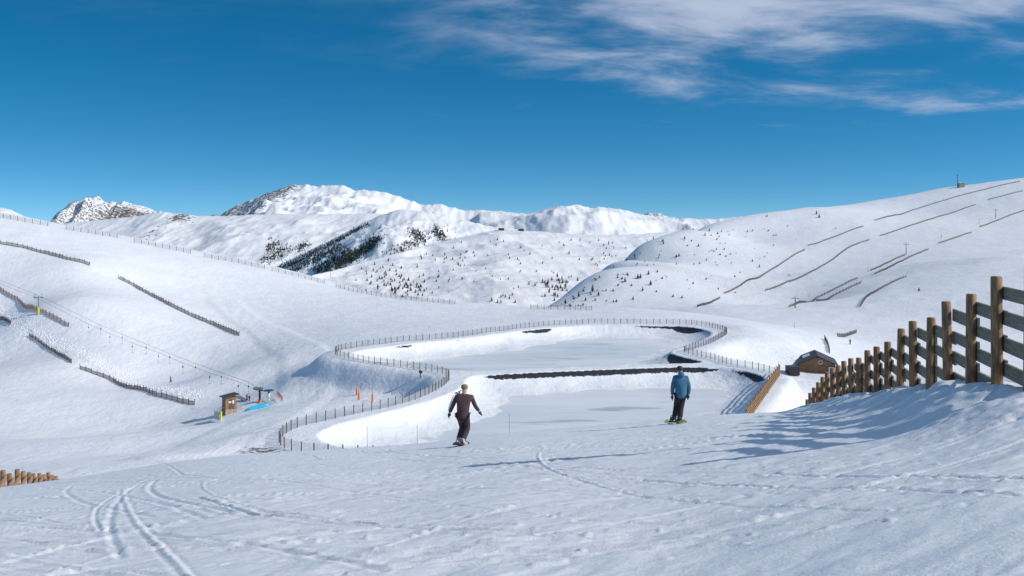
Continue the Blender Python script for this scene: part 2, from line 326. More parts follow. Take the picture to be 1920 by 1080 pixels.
# ------------------------------------------------------------------ mountains: each ridge from its skyline, distance and fall
def ridge(name, sky, D, near, slope, rough, rock, seed, nx=420, nr=90, side=120):
    sx = np.array([p[0] for p in sky], float); sy = np.array([p[1] for p in sky], float)
    Dv = np.array([p[2] if len(p) > 2 else D for p in sky], float)
    xs = np.linspace(sx[0]-side, sx[-1]+side, nx)
    yy = np.interp(xs, sx, sy) + np.maximum(sx[0]-xs,0)*.35 + np.maximum(xs-sx[-1],0)*.35
    dd = np.interp(xs, sx, Dv)
    tt = np.concatenate([np.linspace(near,1,nr), 1+np.linspace(.01,.16,14)])
    T, XX = np.meshgrid(tt, xs, indexing='ij'); DD = np.broadcast_to(dd, T.shape)*T
    Yc = np.broadcast_to(yy, T.shape); Dc = np.broadcast_to(dd, T.shape)
    zc = -(Yc-HY)/FPX*Dc
    back = np.maximum(T-1,0); fr = np.maximum(1-T,0)
    z = zc - slope*Dc*(fr-.25*fr*fr) - .45*Dc*back
    Xw = (XX-960)/FPX*Dc*(T*.35+.65)             # the flanks run nearly straight towards the viewer's valley
    env = sstep(0,.05,fr+back)
    sc = D*.07
    z += env*(ridged(Xw,DD,sc,5,seed)*rough*D*.010 + fbm(Xw,DD,sc*1.7,4,seed+3)*rough*D*.012) + ridged(Xw,DD*.3,sc*.16,4,seed+5)*rough*D*.0012*(1-.5*env)
    rk = rock(XX, Yc, fr, Xw, DD) if callable(rock) else np.full(T.shape, rock)
    return grid_obj(name, Xw, DD, z, MATS['snow_far'], attrs={'rock':rk})
ridge('mountain', [(60,425),(98,415),(112,404),(125,394),(140,385),(150,378),(160,376),(168,379),(175,377),(180,371),(184,366),(188,371),(192,377),(200,381),(212,379),(222,384),(232,378),(245,381),(262,386),(280,392),(295,397),(330,402)], 8500,.72,.42,1.3,lambda X,Y,f,a,b:.56+.25*fbm(a,b,500,3,3),61,side=60)
ridge('mountain', [(1195,408),(1205,403),(1215,399),(1224,401),(1232,399),(1245,403),(1270,409)], 9000,.8,.4,1.,.56,64,nx=120,side=40)
ridge('mountain', [(380,412),(395,407),(402,401),(410,403),(420,398),(435,391),(450,384),(465,378),(480,371),(500,364),(520,355),(535,350),(550,347),(575,346),(600,349),(618,350),(640,348),(655,353),(665,357),(690,357),(702,358),(740,367),(765,374),(785,382),(792,386),(800,384),(815,383),(830,384),(850,390),(870,394),(930,396),(985,402),(1040,410)], 6500,.66,.33,1.5,lambda X,Y,f,a,b:.42*(1-sstep(540,600,X+f*250))+.17+.16*fbm(a,b,600,3,5),71,nr=110)
ridge('mountain', [(880,412),(900,399),(930,398),(960,401),(985,402),(1008,398),(1020,394),(1035,390),(1050,388),(1060,388),(1080,391),(1100,391),(1120,388),(1140,391),(1160,392),(1180,397),(1200,402),(1230,406),(1270,410),(1340,411),(1420,404),(1520,404)], 4800,.62,.26,1.,lambda X,Y,f,a,b:.22*np.exp(-((X-1070)/70)**2)*sstep(0,.02,f)*(1-sstep(.04,.10,f))+.04,81)
ridge('mountain', [(20,440),(100,420),(150,416),(200,412),(260,405),(290,400),(310,398),(340,401),(375,405),(420,406),(450,404),(480,402),(560,402),(640,402),(700,400),(760,404),(860,414)], 4600,.58,.22,.6,lambda X,Y,f,a,b:.30*np.exp(-((X-345)/28)**2)*np.exp(-((f-.02)/.03)**2)*2+.30*np.exp(-((X-320)/20)**2)*np.exp(-((f-.10)/.06)**2)+.22+.25*fbm(a,b,300,3,6),91,nr=110)
ridge('mountain', [(430,535),(480,515),(517,499),(560,480),(600,461),(650,436),(690,415),(712,405),(730,398),(748,394),(762,393),(785,396),(805,399),(830,404),(855,411),(905,421),(960,430),(1040,440)], 3000,.62,.30,1.2,lambda X,Y,f,a,b:.22+.25*fbm(a,b,200,3,7),101)
ridge('hill', [(520,545,1150),(585,517,1300),(640,503,1400),(700,487,1500),(760,471,1600),(800,460,1700),(860,446,1800),(900,437,1880),(935,431,1920),(1000,433,1950),(1060,438,1950),(1120,441,1950),(1180,440,2000),(1300,432,2100),(1500,428,2200)], 1900,.55,.115,.45,.02,111,nr=110)
ridge('hill', [(-260,385),(-100,384),(0,389),(20,393),(36,401),(60,412)], 640,.7,.14,.3,.0,121,nx=120,nr=50)
#OBJECTS
# ------------------------------------------------------------------ building blocks
from mathutils.bvhtree import BVHTree
class MB:
    def __init__(s): s.v = []; s.f = []
    def add(s, vs, fs):
        k = len(s.v); s.v += [tuple(q) for q in vs]; s.f += [tuple(k+i for i in f) for f in fs]; return s
    def box(s, c, d, rz=0., m=None):
        x, y, z = d[0]/2, d[1]/2, d[2]/2; R = m or Matrix.Rotation(rz, 3, 'Z'); c = Vector(c)
        vs = [c+R@Vector((a*x,b*y,e*z)) for e in (-1,1) for a,b in ((-1,-1),(1,-1),(1,1),(-1,1))]
        return s.add(vs, [(3,2,1,0),(4,5,6,7),(0,1,5,4),(1,2,6,5),(2,3,7,6),(3,0,4,7)])
    def tube(s, pts, rad, n=8, cap=True):
        pts = [Vector(p) for p in pts]; k0 = len(s.v); m = len(pts)
        for i, p in enumerate(pts):
            d = (pts[min(i+1,m-1)]-pts[max(i-1,0)]).normalized(); a = d.orthogonal().normalized() if abs(d.z) < .99 else Vector((1,0,0)); a = (a-d*a.dot(d)).normalized(); b = d.cross(a)
            r = rad[i] if isinstance(rad, (list,tuple)) else rad
            s.v += [tuple(p+a*math.cos(q*2*math.pi/n)*r+b*math.sin(q*2*math.pi/n)*r) for q in range(n)]
        for i in range(m-1):
            for q in range(n): s.f.append((k0+i*n+q, k0+i*n+(q+1)%n, k0+(i+1)*n+(q+1)%n, k0+(i+1)*n+q))
        if cap: s.f += [tuple(k0+q for q in reversed(range(n))), tuple(k0+(m-1)*n+q for q in range(n))]
        return s
    def mesh(s, name, m, smooth=False):
        me = bpy.data.meshes.new(name); me.from_pydata(s.v, [], s.f); me.update()
        for q in (m if isinstance(m, list) else [m]): me.materials.append(q)
        if smooth: me.polygons.foreach_set('use_smooth', np.ones(len(me.polygons), bool))
        return me
    def build(s, name, m, parent=None, smooth=False, loc=None): return link(name, s.mesh(name, m, smooth), parent, loc)
def link(name, me, parent=None, loc=None):
    o = bpy.data.objects.new(name, me); C.objects.link(o); o.parent = parent
    if loc is not None: o.location = loc
    return o
def tag(o, label, cat, group=None, kind=None):
    o['label'] = label; o['category'] = cat
    if group: o['group'] = group
    if kind: o['kind'] = kind
    return o
def thing(name, label, cat, loc=(0,0,0), rz=0., group=None):
    o = bpy.data.objects.new(name, None); C.objects.link(o); o.location = loc; o.rotation_euler.z = rz; o.empty_display_size = .2
    return tag(o, label, cat, group)
wood = simple('weathered_timber', (.31,.17,.085), .8, .5, 5, stretch=(6,6,.7))
plankm = simple('grey_brown_plank', (.24,.18,.13), .8, .35, 4, stretch=(1,1,6))
freshwood = simple('orange_timber', (.30,.16,.065), .7, .5, 3)
brownwood = simple('brown_timber', (.30,.17,.09), .75, .35, 3)
paling = simple('grey_paling', (.12,.112,.112), .85, .3, 3)
redpaling = simple('pinkish_net', (.38,.24,.22), .8, .25, 3)
metal = simple('galvanised_steel', (.20,.21,.22), .5, .2, 8, metal=.4)
postm = simple('brown_steel_post', (.10,.085,.07), .6, .3, 8)
wirem = simple('wire', (.22,.23,.24), .5, .1, 8, metal=.3)
black = simple('black_rubber', (.02,.02,.022), .6, .2, 8)
yellow = simple('yellow_pad', (.62,.66,.05), .6, .15, 5)
orange = simple('orange_pad', (.75,.22,.06), .6, .15, 5)
cyan = simple('cyan_mat', (.02,.50,.72), .5, .1, 3)
white = simple('white_paint', (.78,.78,.78), .5, .08, 4)
navy = simple('navy_steel', (.02,.05,.14), .4, .2, 5)
roofm = simple('slate_roof', (.06,.06,.07), .7, .3, 4)
stone = simple('plinth_stone', (.36,.29,.23), .85, .35, 3)
glass = simple('dark_glass', (.03,.035,.04), .1, .1, 3)
bark = simple('bark', (.09,.06,.045), .9, .3, 4)
needle = simple('pine_needles', (.022,.032,.026), .8, .5, 1.5)
snowm = simple('snow_lump', SNOW, .6, .04, 2)
redm = simple('red_cloth', (.45,.05,.05), .8, .2, 9)
# ------------------------------------------------------------------ timber snow fences: round posts, level boards stepping down
postmesh = MB().tube([(0,0,-1.0),(0,0,1.78),(0,0,1.80)], [.088,.084,.070], 12).mesh('post', wood, True)
for p in postmesh.polygons:
    if len(p.vertices) > 4: p.use_smooth = False
plank = {}
def timber_fence(name, label, pts, tops, side, mat_p, mat_b, nb=4, pitch=.385, bh=.21, drop=.15, group=None):
    t = thing(name, label, 'fence', pts[0], group=group); o0 = Vector(pts[0])
    key = mat_b.name
    if key not in plank: plank[key] = MB().box((0,0,0), (1,.042,bh)).mesh('plank', mat_b)
    pm = postmesh
    if mat_p is not wood: pm = postmesh.copy(); pm.materials[0] = mat_p
    for i, (p, zt) in enumerate(zip(pts, tops)):
        o = link('post', pm, t, (p[0]-o0.x, p[1]-o0.y, zt-1.80-o0.z)); o.rotation_euler = (random.uniform(-.015,.015), random.uniform(-.015,.015), random.uniform(0,6))
        if i+1 < len(pts):
            q = pts[i+1]; a = Vector((q[0]-p[0], q[1]-p[1])); ln = a.length; a /= ln; nrm_ = Vector((a.y,-a.x))*side*.108
            zt2 = tops[i+1]
            for k in range(nb):
                c = link('plank', plank[key], t, ((p[0]+q[0])/2+nrm_.x-o0.x, (p[1]+q[1])/2+nrm_.y-o0.y, min(zt,zt2)-drop-bh/2-k*pitch-o0.z+random.uniform(-.02,.02)))
                c.scale = (ln+.16, 1, random.uniform(.92,1.05)); c.rotation_euler = (random.uniform(-.03,.03), random.uniform(-.012,.012), math.atan2(a.y,a.x))
    return t
yt = [518,551,565,595,602,616,641,650,657,671,672,677,685,690,698,707,717,727,737,749]
pts, tops = [], []
for i in range(-1, 20):
    d = 15+1.53*i; x = 4.4+.2*d; pts.append((x, d, F1(x,d))); tops.append(-(yt[i]-HY)/FPX*d if i >= 0 else -.45)
timber_fence('timber_fence', 'tall brown timber snow fence with round posts along the right edge', pts, tops, 1, wood, plankm)
yt = [882,888,880,884,886,888,887,890,886,891,893]; pts, tops = [], []
for i in range(-3, 11):
    k = i/10; x, d = -17.1-5.15*k, 33+15*k; zt = -(yt[max(i,0)]-HY)/FPX*d; pts.append((x,d,zt-1.6)); tops.append(zt)
timber_fence('timber_fence', 'short brown timber fence half sunk behind the slope at lower left', pts, tops, 1, brownwood, brownwood)
pts, tops = [], []
for i in range(0, 31):
    k = i/24; x, d = 46.4-12.6*k, 170.5-33.5*k; z = G1(x,d); pts.append((x,d,z)); tops.append(z+1.75+.35*(i % 2))
timber_fence('timber_fence', 'sunlit orange timber fence on the right bank of the reservoir', pts, tops, -1, freshwood, freshwood, 5, .40, .17, .1)
# ------------------------------------------------------------------ steel mesh fence round the reservoir
path = [(2,107.8),(-8,108),(-20,109.5),(-25.2,112)]+ring[0:33]
def resample(path, step):
    out = [Vector(path[0])]; acc = 0.; prev = Vector(path[0])
    for q in path[1:]:
        q = Vector(q)
        while (q-prev).length+acc >= step:
            prev = prev+(q-prev).normalized()*(step-acc); out.append(prev.copy()); acc = 0.
        acc += (q-prev).length; prev = q
    return out
sp = []
for i in range(len(path)-1):                      # Catmull-Rom through the surveyed corners
    p0, p1, p2, p3 = (Vector(path[max(0,min(len(path)-1,k))]) for k in (i-1,i,i+1,i+2))
    for j in range(6):
        u = j/6; sp.append(tuple(.5*((2*p1)+(p2-p0)*u+(2*p0-5*p1+4*p2-p3)*u*u+(3*p1-p0-3*p2+p3)*u**3)))
rp = resample(sp, 1.74)
t = thing('reservoir_fence', 'wire mesh fence on thin brown posts winding round the frozen reservoir', 'fence')
pm = MB().box((0,0,.5),(.095,.095,1.7)).mesh('post', postm)
w = MB()
for k in range(9): w.box((.5,0,.1+k*.135),(1,.012,.014))
for k in range(10): w.box((.05+k*.1,0,.64),(.007,.010,1.1))
wm = w.mesh('wire_panel', wirem)
gz = [G1(p.x,p.y) for p in rp]
for i, p in enumerate(rp):
    o = link('post', pm, t, (p.x,p.y,gz[i])); o.rotation_euler.z = random.uniform(0,1.5)
    if i+1 < len(rp):
        q = rp[i+1]; o = link('wire_panel', wm, t, (p.x,p.y,gz[i])); dx, dy, dz = q.x-p.x, q.y-p.y, gz[i+1]-gz[i]; h = math.hypot(dx,dy)
        o.rotation_euler = (0,-math.atan2(dz,h),math.atan2(dy,dx)); o.scale = (h,1,1)
# ------------------------------------------------------------------ paling fences on the left-hand slopes
def paling_mesh(mat, n=9, h=1.):
    w = MB()
    for k in range(n): w.box(((k+.5)/n,0,h*.5),(.55/n,.02,h))
    w.box((.5,.02,h*.22),(1,.03,.05)); w.box((.5,.02,h*.82),(1,.03,.05))
    return w.mesh('paling_panel', mat)
pal, palr = paling_mesh(paling), paling_mesh(redpaling)
thinpost = MB().box((0,0,.45),(.11,.11,1.5)).mesh('post', paling)
def snow_fence(label, pix, h, step, panel=pal, pw=1., lo=120, gaps=0):
    g = [on(x,y,lo=lo) for x,y in pix]; rs = resample([(p[0],p[1]) for p in g], step)
    if len(rs) < 2: return
    z = [G1(p.x,p.y) for p in rs]; t = thing('snow_fence', label, 'fence', (rs[0].x,rs[0].y,z[0])); o0 = Vector((rs[0].x,rs[0].y,z[0]))
    for i, p in enumerate(rs):
        o = link('post', thinpost, t, Vector((p.x,p.y,z[i]))-o0); o.scale = (pw,pw,h); o.rotation_euler.x = random.uniform(-.05,.05)
        if i+1 < len(rs):
            q = rs[i+1]; dx, dy, dz = q.x-p.x, q.y-p.y, z[i+1]-z[i]; l = math.hypot(dx,dy); hh = h*random.uniform(.78,1.0)
            if l > step*2.2: continue
            o = link('paling_panel', panel, t, Vector((p.x,p.y,z[i]-.05))-o0); o.rotation_euler = (0,-math.atan2(dz,l),math.atan2(dy,dx)); o.scale = (math.hypot(l,dz),1,hh)
snow_fence('grey paling fence descending at far left, topmost of the long dark ones', [(-40,452),(0,458),(45,467),(90,478),(130,489),(175,502)], 1.25, 1.9)
snow_fence('long grey paling fence bending down the middle of the left slope', [(222,524),(250,537),(285,556),(320,575),(360,594),(400,610),(450,631)], 1.25, 1.9)
snow_fence('low dark paling fence below the yellow lift tower', [(55,632),(75,643),(100,660),(120,672),(136,683)], 1.0, 1.9)
snow_fence('long dark paling fence running down to the brown lift hut', [(150,692),(180,703),(210,714),(250,730),(290,743),(330,753),(369,761)], 1.0, 1.9)
snow_fence('short dark paling fence end at the left border', [(-30,588),(0,600),(20,611)], 1.2, 1.9)
snow_fence('pinkish net fence beside the yellow lift tower', [(-30,530),(0,545),(35,566),(65,583),(90,594),(112,606),(136,619)], 1.2, 1.9, palr)
railp = MB()
for k in (.35,.7,1.): railp.box((.5,0,k),(1,.03,.035))
for k in range(4): railp.box((.12+k*.25,0,.55),(.02,.02,1.))
railm = railp.mesh('net_panel', paling)
for lab, pix in (('thin net fence on the left skyline nearest the border', [(-20,402),(0,406),(40,413),(102,424)]), ('thin net fence on the left skyline right of a gap', [(124,428),(160,434),(232,447)]),
    ('thin net fence on the left skyline above the piste bend', [(252,452),(300,462),(362,474)]), ('thin net fence on the skyline where the left slope dips', [(384,480),(440,490),(500,503)]), ('thin net fence on the dipping skyline before the tree-dotted hill', [(510,506),(560,517),(612,531)]),
    ('thin net fence low on the skyline below the tree-dotted hill', [(630,536),(680,548),(760,560),(860,569)]), ('thin net fence on the flat skyline at the foot of the shaded hill', [(995,577),(1060,578),(1110,580)])):
    snow_fence(lab, [(x,y+2.5) for x,y in pix], 1.5, 2.6, railm, 1.1, lo=290)
snow_fence('dark curved paling fence climbing behind the brown chalet', [(1546,637),(1551,645),(1554,655),(1556,664)], 1.1, 1.6, lo=200)
# ------------------------------------------------------------------ long fences on the ski hill to the right: far off, one mesh each
def far_fence(label, pix, h=1.45):
    pp = resample(pix, 9.)+[Vector(pix[-1])]; g = [on(p.x,p.y,lo=320) for p in pp]
    dd = np.array([q[1] for q in g]); k_ = np.ones(5)/5; dd = np.convolve(np.pad(dd,2,'edge'),k_,'valid')
    rs = resample([((p.x-960)/FPX*d_, d_) for p, d_ in zip(pp, dd)], 2.6); z = [G1(p.x,p.y) for p in rs]; w = MB()
    for i in range(len(rs)):
        p = Vector((rs[i].x,rs[i].y,z[i])); w.box(p+Vector((0,0,h*.45)), (.16,.16,h*1.1))
        if i+1 < len(rs):
            q = Vector((rs[i+1].x,rs[i+1].y,z[i+1])); d = q-p
            for k in range(4):
                c = p+d*(k+.5)/4; w.box(c+Vector((0,0,h*.45)), (.34,.05,h*.8*random.uniform(.8,1)), math.atan2(d.y,d.x))
    if len(rs) > 1:
        o = w.build('snow_fence', paling); tag(o, label, 'fence', 'long fences on the ski hill')
for lab, pix in (('far fence high on the ski hill, left end of the topmost line', [(1515,463),(1570,443),(1620,424)]), ('far fence of the topmost line, running up to the right skyline', [(1640,416),(1700,398),(1800,368),(1870,350),(1915,340)]),
    ('far fence curving up the piste from the foot of the ski hill', [(1435,548),(1500,522),(1560,490),(1595,462),(1632,449)]), ('far fence continuing the curving one towards the upper right', [(1650,444),(1720,420),(1790,398),(1829,384)]), ('far fence short piece at the right border under the skyline', [(1852,376),(1885,367),(1920,358)]),
    ('far fence beside the lowest lift pylon', [(1480,578),(1540,557),(1608,522)]), ('far fence below the middle lift pylon', [(1632,510),(1665,493),(1697,478)]), ('far fence parallel and right of the one by the lowest pylon', [(1530,568),(1580,548),(1615,530)]),
    ('far fence under the middle pylon on its right', [(1640,517),(1690,490),(1743,467)]), ('far fence short piece between two lower pistes', [(1760,458),(1790,447),(1822,436)]), ('far fence reaching the right border below the highest pylon', [(1836,428),(1880,410),(1925,393)]),
    ('far fence bending above the bright snow cut', [(1613,582),(1620,566),(1632,552),(1650,543),(1680,527),(1703,518)]), ('far fence short piece at the foot of the shaded hill', [(1307,580),(1330,568),(1352,557)]), ('far fence along the left edge of the piste', [(1358,554),(1400,531),(1440,511),(1510,467)]), ('far fence short and low left of the chalet track', [(1570,637),(1590,629),(1608,622)])):
    far_fence(lab, pix)
# ------------------------------------------------------------------ trees
def bvh(o):
    me = o.data; return BVHTree.FromPolygons([o.matrix_world@v.co for v in me.vertices], [tuple(p.vertices) for p in me.polygons])
hills = [o for o in C.objects if o.name.startswith('hill')]; mts = [o for o in C.objects if o.name.startswith('mountain')]
hill_b = bvh(hills[0]); forest_b = [bvh(mts[5]), bvh(mts[4])]
def hit(b, x, y):
    d = Vector(((x-960)/FPX,1,-(y-HY)/FPX)).normalized(); r = b.ray_cast(Vector((0,0,0)), d, 20000); return r[0]
def pine(seed, n=7):
    R = random.Random(seed); w = MB(); w.tube([(0,0,-.3),(0,0,.5),(.03,0,.95)], [.055,.04,.01], 5); nf = len(w.f)
    for k in range(n):
        z0 = .10+.82*k/n; r = (.34*(1-.85*k/n))*R.uniform(.85,1.15); m = 9; a0 = R.random()*6
        for q in range(m):
            a = a0+q*2*math.pi/m+R.uniform(-.2,.2); rr_ = r*R.uniform(.6,1.15); b = a+.42; c = a-.42; zt = z0+.20*(1-.5*k/n)
            w.add([(math.cos(a)*rr_,math.sin(a)*rr_,z0-.05*R.random()),(math.cos(b)*rr_*.55,math.sin(b)*rr_*.55,z0+.07),(0,0,zt),(math.cos(c)*rr_*.55,math.sin(c)*rr_*.55,z0+.07)], [(0,1,2),(0,2,3)])
    me = w.mesh('pine_tree', [bark, needle]); me.polygons.foreach_set('material_index', [0]*nf+[1]*(len(w.f)-nf)); return me
pines = [pine(k) for k in range(5)]
def add_tree(p, h, label, group):
    o = link('pine_tree', random.choice(pines), None, p); s = h*random.uniform(.8,1.2); o.scale = (s*random.uniform(1.0,1.5),)*2+(s,); o.rotation_euler.z = random.uniform(0,6); tag(o, label, 'tree', group)
clump = ['in the dense clump low on the middle hill','at the very foot of the dense clump','right of the dense clump, half way to the fence line','high left of the straight fence line','sparse, around the straight fence line','in the dark grove touching the shaded hill','below the dark grove touching the shaded hill','widely scattered across the centre of the hill','scattered high between grove and crest','low by the skyline net fence','sparse, near the crest at the right','alone left of the dense clump']
for ci_, (cx_, cy_, sx_, sy_, n, h) in enumerate([(745,528,26,16,62,6.5),(752,545,14,7,14,7),(786,537,18,12,22,6),(840,496,22,16,20,5.5),(900,478,40,18,18,5),(1040,533,24,9,26,8),(1036,552,12,8,10,8),(960,520,60,22,22,5),(1070,480,60,22,34,5),(943,562,18,8,9,7),(1130,470,40,14,14,4.5),(690,530,10,6,3,6)]):
    lab_ = 'small dark pine '+clump[ci_]
    for k in range(n):
        x, y = random.gauss(cx_,sx_), random.gauss(cy_,sy_); p = hit(hill_b, x, min(y,568)) if y > 440 else None
        if p: add_tree(p, .72*h*p.y/1350, lab_, 'pines on the middle hill')
for x, y, h in [(1300,417,5),(1330,432,6),(1345,437,5),(1284,447,6),(1243,451,7),(1244,456,5),(1200,475,5),(1196,521,7),(1216,513,6),(1172,527,7),(1201,520,6),(1111,546,9),(1085,555,9),(1122,553,7),(1205,544,5),(1220,533,6),(1273,479,6),(1268,481,5),(1411,489,5),(1424,500,5),(1411,432,5),(1402,433,6),(1353,433,5),(1438,405,6),(1531,400,9),(1536,406,7),(1477,423,4),(1567,427,4),(1723,544,4),(1076,560,6),(1150,500,5),(1175,487,5),(1190,480,5),(1124,520,5),(1060,568,7),(1098,562,6),(1187,560,4),(1150,565,4),(1213,433,5),(1225,445,5),(1322,440,5),(1310,460,4),(1360,455,4),(1455,440,4),(1380,475,3)]:
    add_tree(on(x,y+2,lo=420), h*.48, 'lone dark pine '+('high on the right hill close under the skyline' if y < 442 else 'half way up the hill right of centre' if y < 510 else 'near the shaded foot of the hill right of centre')+(', left part' if x < 1200 else ''), 'pines on the shaded hill')
for k in range(110):
    x = random.uniform(1045,1460); yb = np.interp(x,[1040,1130,1240,1400,1460],[572,508,456,420,410]); y = yb+abs(random.gauss(0,55))+4
    if y < 578:
        o = link('shrub', random.choice(pines), None, on(x,y,lo=420)); h = random.uniform(.7,1.7); o.scale = (h*1.9,h*1.9,h); tag(o, 'low dark shrub poking through the snow on the shaded hill', 'shrub', 'shrubs on the shaded hill')
w = MB(); R = random.Random(5)
def far_tree(p, h):
    a0 = R.random()*6
    for k in range(2):
        z0 = h*(.05+.4*k); r = h*.3*(1-.45*k); w.add([p+Vector((math.cos(a0+q*1.257)*r, math.sin(a0+q*1.257)*r, z0)) for q in range(5)]+[p+Vector((0,0,z0+h*.6))], [(q,(q+1)%5,5) for q in range(5)])
for x0,y0,x1,y1,wd,n in [(525,505,620,458,5,240),(620,458,692,420,3,120),(545,508,640,462,7,300),(590,508,655,472,8,260),(632,500,712,446,8,420),(600,520,640,492,7,200),(655,487,700,462,6,160),(500,470,520,455,8,60),(495,490,540,468,9,120),(560,470,575,455,6,60),(770,432,795,452,8,90),(815,430,832,448,7,90),(740,470,790,450,10,70),(730,478,850,432,12,60)]:
    for k in range(int(n*1.5)):
        u = R.random(); x = x0+(x1-x0)*u+R.gauss(0,wd*.7); y = y0+(y1-y0)*u+R.gauss(0,wd*.6)
        ps = [q for q in (hit(b,x,y) for b in forest_b) if q]
        if ps:
            p = min(ps, key=lambda q: q.y); far_tree(p, R.uniform(3.2,6.5)*p.y/3000*1.2)
o = w.build('far_forest', needle); tag(o, 'dark conifer forest in strips down the far ridge', 'forest', kind='stuff')
# ------------------------------------------------------------------ people
sk = simple('skin', (.55,.36,.27), .6, .05, 8)
def skin_mesh(name, verts, edges, radii, mat, sub=2):
    me = bpy.data.meshes.new(name); me.from_pydata(verts, edges, []); o = bpy.data.objects.new(name, me); C.objects.link(o)
    o.modifiers.new('s','SKIN'); d = me.skin_vertices[0].data
    for i, r in enumerate(radii): d[i].radius = (r,r) if not isinstance(r, tuple) else r
    d[0].use_root = True; o.modifiers.new('u','SUBSURF').levels = sub
    m2 = bpy.data.meshes.new_from_object(o.evaluated_get(bpy.context.evaluated_depsgraph_get()))
    bpy.data.objects.remove(o); m2.name = name; m2.materials.clear(); m2.materials.append(mat)
    m2.polygons.foreach_set('use_smooth', np.ones(len(m2.polygons), bool)); return m2
def chain(parts):
    """parts: list of polylines of (x,y,z,r); equal points are merged into one vertex"""
    V_, R_2, E = [], [], []
    def vid(p):
        for i, q in enumerate(V_):
            if (Vector(q)-Vector(p[:3])).length < 1e-4: return i
        V_.append(tuple(p[:3])); R_2.append(p[3]); return len(V_)-1
    for pl in parts:
        ids = [vid(p) for p in pl]; E.extend(zip(ids, ids[1:]))
    return V_, E, R_2
def figure(t, J, cols, sub=2):
    """J: joints. A continuous body, with jacket, trousers, gloves, boots and hat as children"""
    def v(k, r): return (*J[k], r)
    body = [[v('pelvis',.09),v('chest',.09),v('neck',.055),v('head',.085),v('crown',.07)]]
    for s in 'LR':
        body.append([v('chest',.09),v('sh'+s,.045),v('el'+s,.042),v('wr'+s,.03),v('ha'+s,.035)])
        body.append([v('pelvis',.09),v('hip'+s,.07),v('kn'+s,.05),v('an'+s,.042),v('to'+s,.035)])
    b = link('body', skin_mesh('body', *chain(body), sk, sub), t)
    hem = tuple(Vector(J['pelvis'])-Vector((0,0,.15))); jk = [[(*hem,.178),v('pelvis',.185),v('waist',.18),v('chest',.185),v('collar',.085)]]
    for s in 'LR': jk.append([v('chest',.185),v('sh'+s,.082),v('el'+s,.068),v('wr'+s,.055)])
    link('jacket', skin_mesh('jacket', *chain(jk), cols[0], sub), t)
    tr = [[v('pelvis',.15),v('hipL',.115),v('knL',.092),v('anL',.085)],[v('pelvis',.15),v('hipR',.115),v('knR',.092),v('anR',.085)]]
    link('trousers', skin_mesh('trousers', *chain(tr), cols[1], sub), t)
    hd, cr = Vector(J['head']), Vector(J['crown'])
    link('hat', skin_mesh('hat', *chain([[(*hd.lerp(cr,-.55),.096),(*hd.lerp(cr,.2),.112),(*hd.lerp(cr,1.05),.080)]]), cols[2], sub), t)
    for s in 'LR':
        wv, hv = Vector(J['wr'+s]), Vector(J['ha'+s]); d = (hv-wv).normalized(); sx = Vector((0,1,0)); up = d.cross(sx).normalized()
        ch = [[(*wv,.045),(*wv.lerp(hv,.6),.05),(*hv,.042)]]
        for q in range(4):
            o_ = sx*(q-1.5)*.024; a = hv+o_; ch.append([(*hv,.042),(*(a+d*.035),.014),(*(a+d*(.075-.006*abs(q-1))+up*.012),.012)])
        th = wv.lerp(hv,.6); ch.append([(*th,.05),(*(th+sx*.055+d*.03),.016),(*(th+sx*.065+d*.065),.013)])
        link('glove', skin_mesh('glove', *chain(ch), cols[3], 1), t)
        a, o_ = Vector(J['an'+s]), Vector(J['to'+s]); back = a-(o_-a).normalized()*.05; back.z = o_.z
        link('boot', skin_mesh('boot', *chain([[(*(a+Vector((0,0,.10))),.085),(*a,.082),(*o_.lerp(back,.45),.07),(*o_,.055)]]), cols[4], sub), t)
def snowboard(label, loc, yaw, mats, pitch=0., ln=1.52):
    w = MB(); n = 16
    for i in range(n+1):
        u = i/n*2-1; hw = .125+.022*u*u; e = max(0,abs(u)-.8)/.2; hw *= math.sqrt(max(.02,1-e*e)); z = .09*max(0,abs(u)-.72)**1.5*6
        w.v += [(-hw,u*ln/2,z),(hw,u*ln/2,z),(hw,u*ln/2,z+.014),(-hw,u*ln/2,z+.014)]
    for i in range(n):
        k = 4*i
        for a in range(4): w.f.append((k+a,k+(a+1)%4,k+4+(a+1)%4,k+4+a))
    w.f += [(3,2,1,0),(4*n,4*n+1,4*n+2,4*n+3)]
    t = thing('snowboard', label, 'snowboard', loc, yaw); t.rotation_euler.x = pitch
    w.build('deck', mats[0], t)
    for y in (-.26,.26):
        bd = MB().box((0,y,.03),(.23,.11,.035)); bd.tube([(-.10,y-.05,.04),(-.06,y-.07,.2),(.06,y-.07,.2),(.10,y-.05,.04)], .012, 5); bd.build('binding', mats[1], t)
maroon = simple('maroon_cloth', (.075,.042,.048), .85, .2, 14); maroon2 = simple('dark_maroon_cloth', (.050,.032,.038), .85, .2, 14)
blue = simple('blue_cloth', (.045,.16,.26), .8, .2, 14); dark = simple('charcoal_cloth', (.022,.020,.026), .85, .25, 14)
tan = simple('tan_knit', (.22,.17,.11), .95, .35, 40); greyb = simple('pale_boot', (.42,.42,.42), .7, .5, 25); lime = simple('lime_board', (.30,.35,.05), .5, .1, 5); dk = simple('dark_board', (.06,.06,.07), .5, .2, 5)
def fgd(x, d):
    X_ = (x-960)/FPX*d; return Vector((X_, d, F1(X_, d)))
g = fgd(866, 27.0); zf = -(827-HY)/FPX*27.0; g.z = max(g.z, zf-.12)
t = thing('person', 'person in dark maroon jacket and tan knit hat riding a snowboard, arms out', 'person', g)
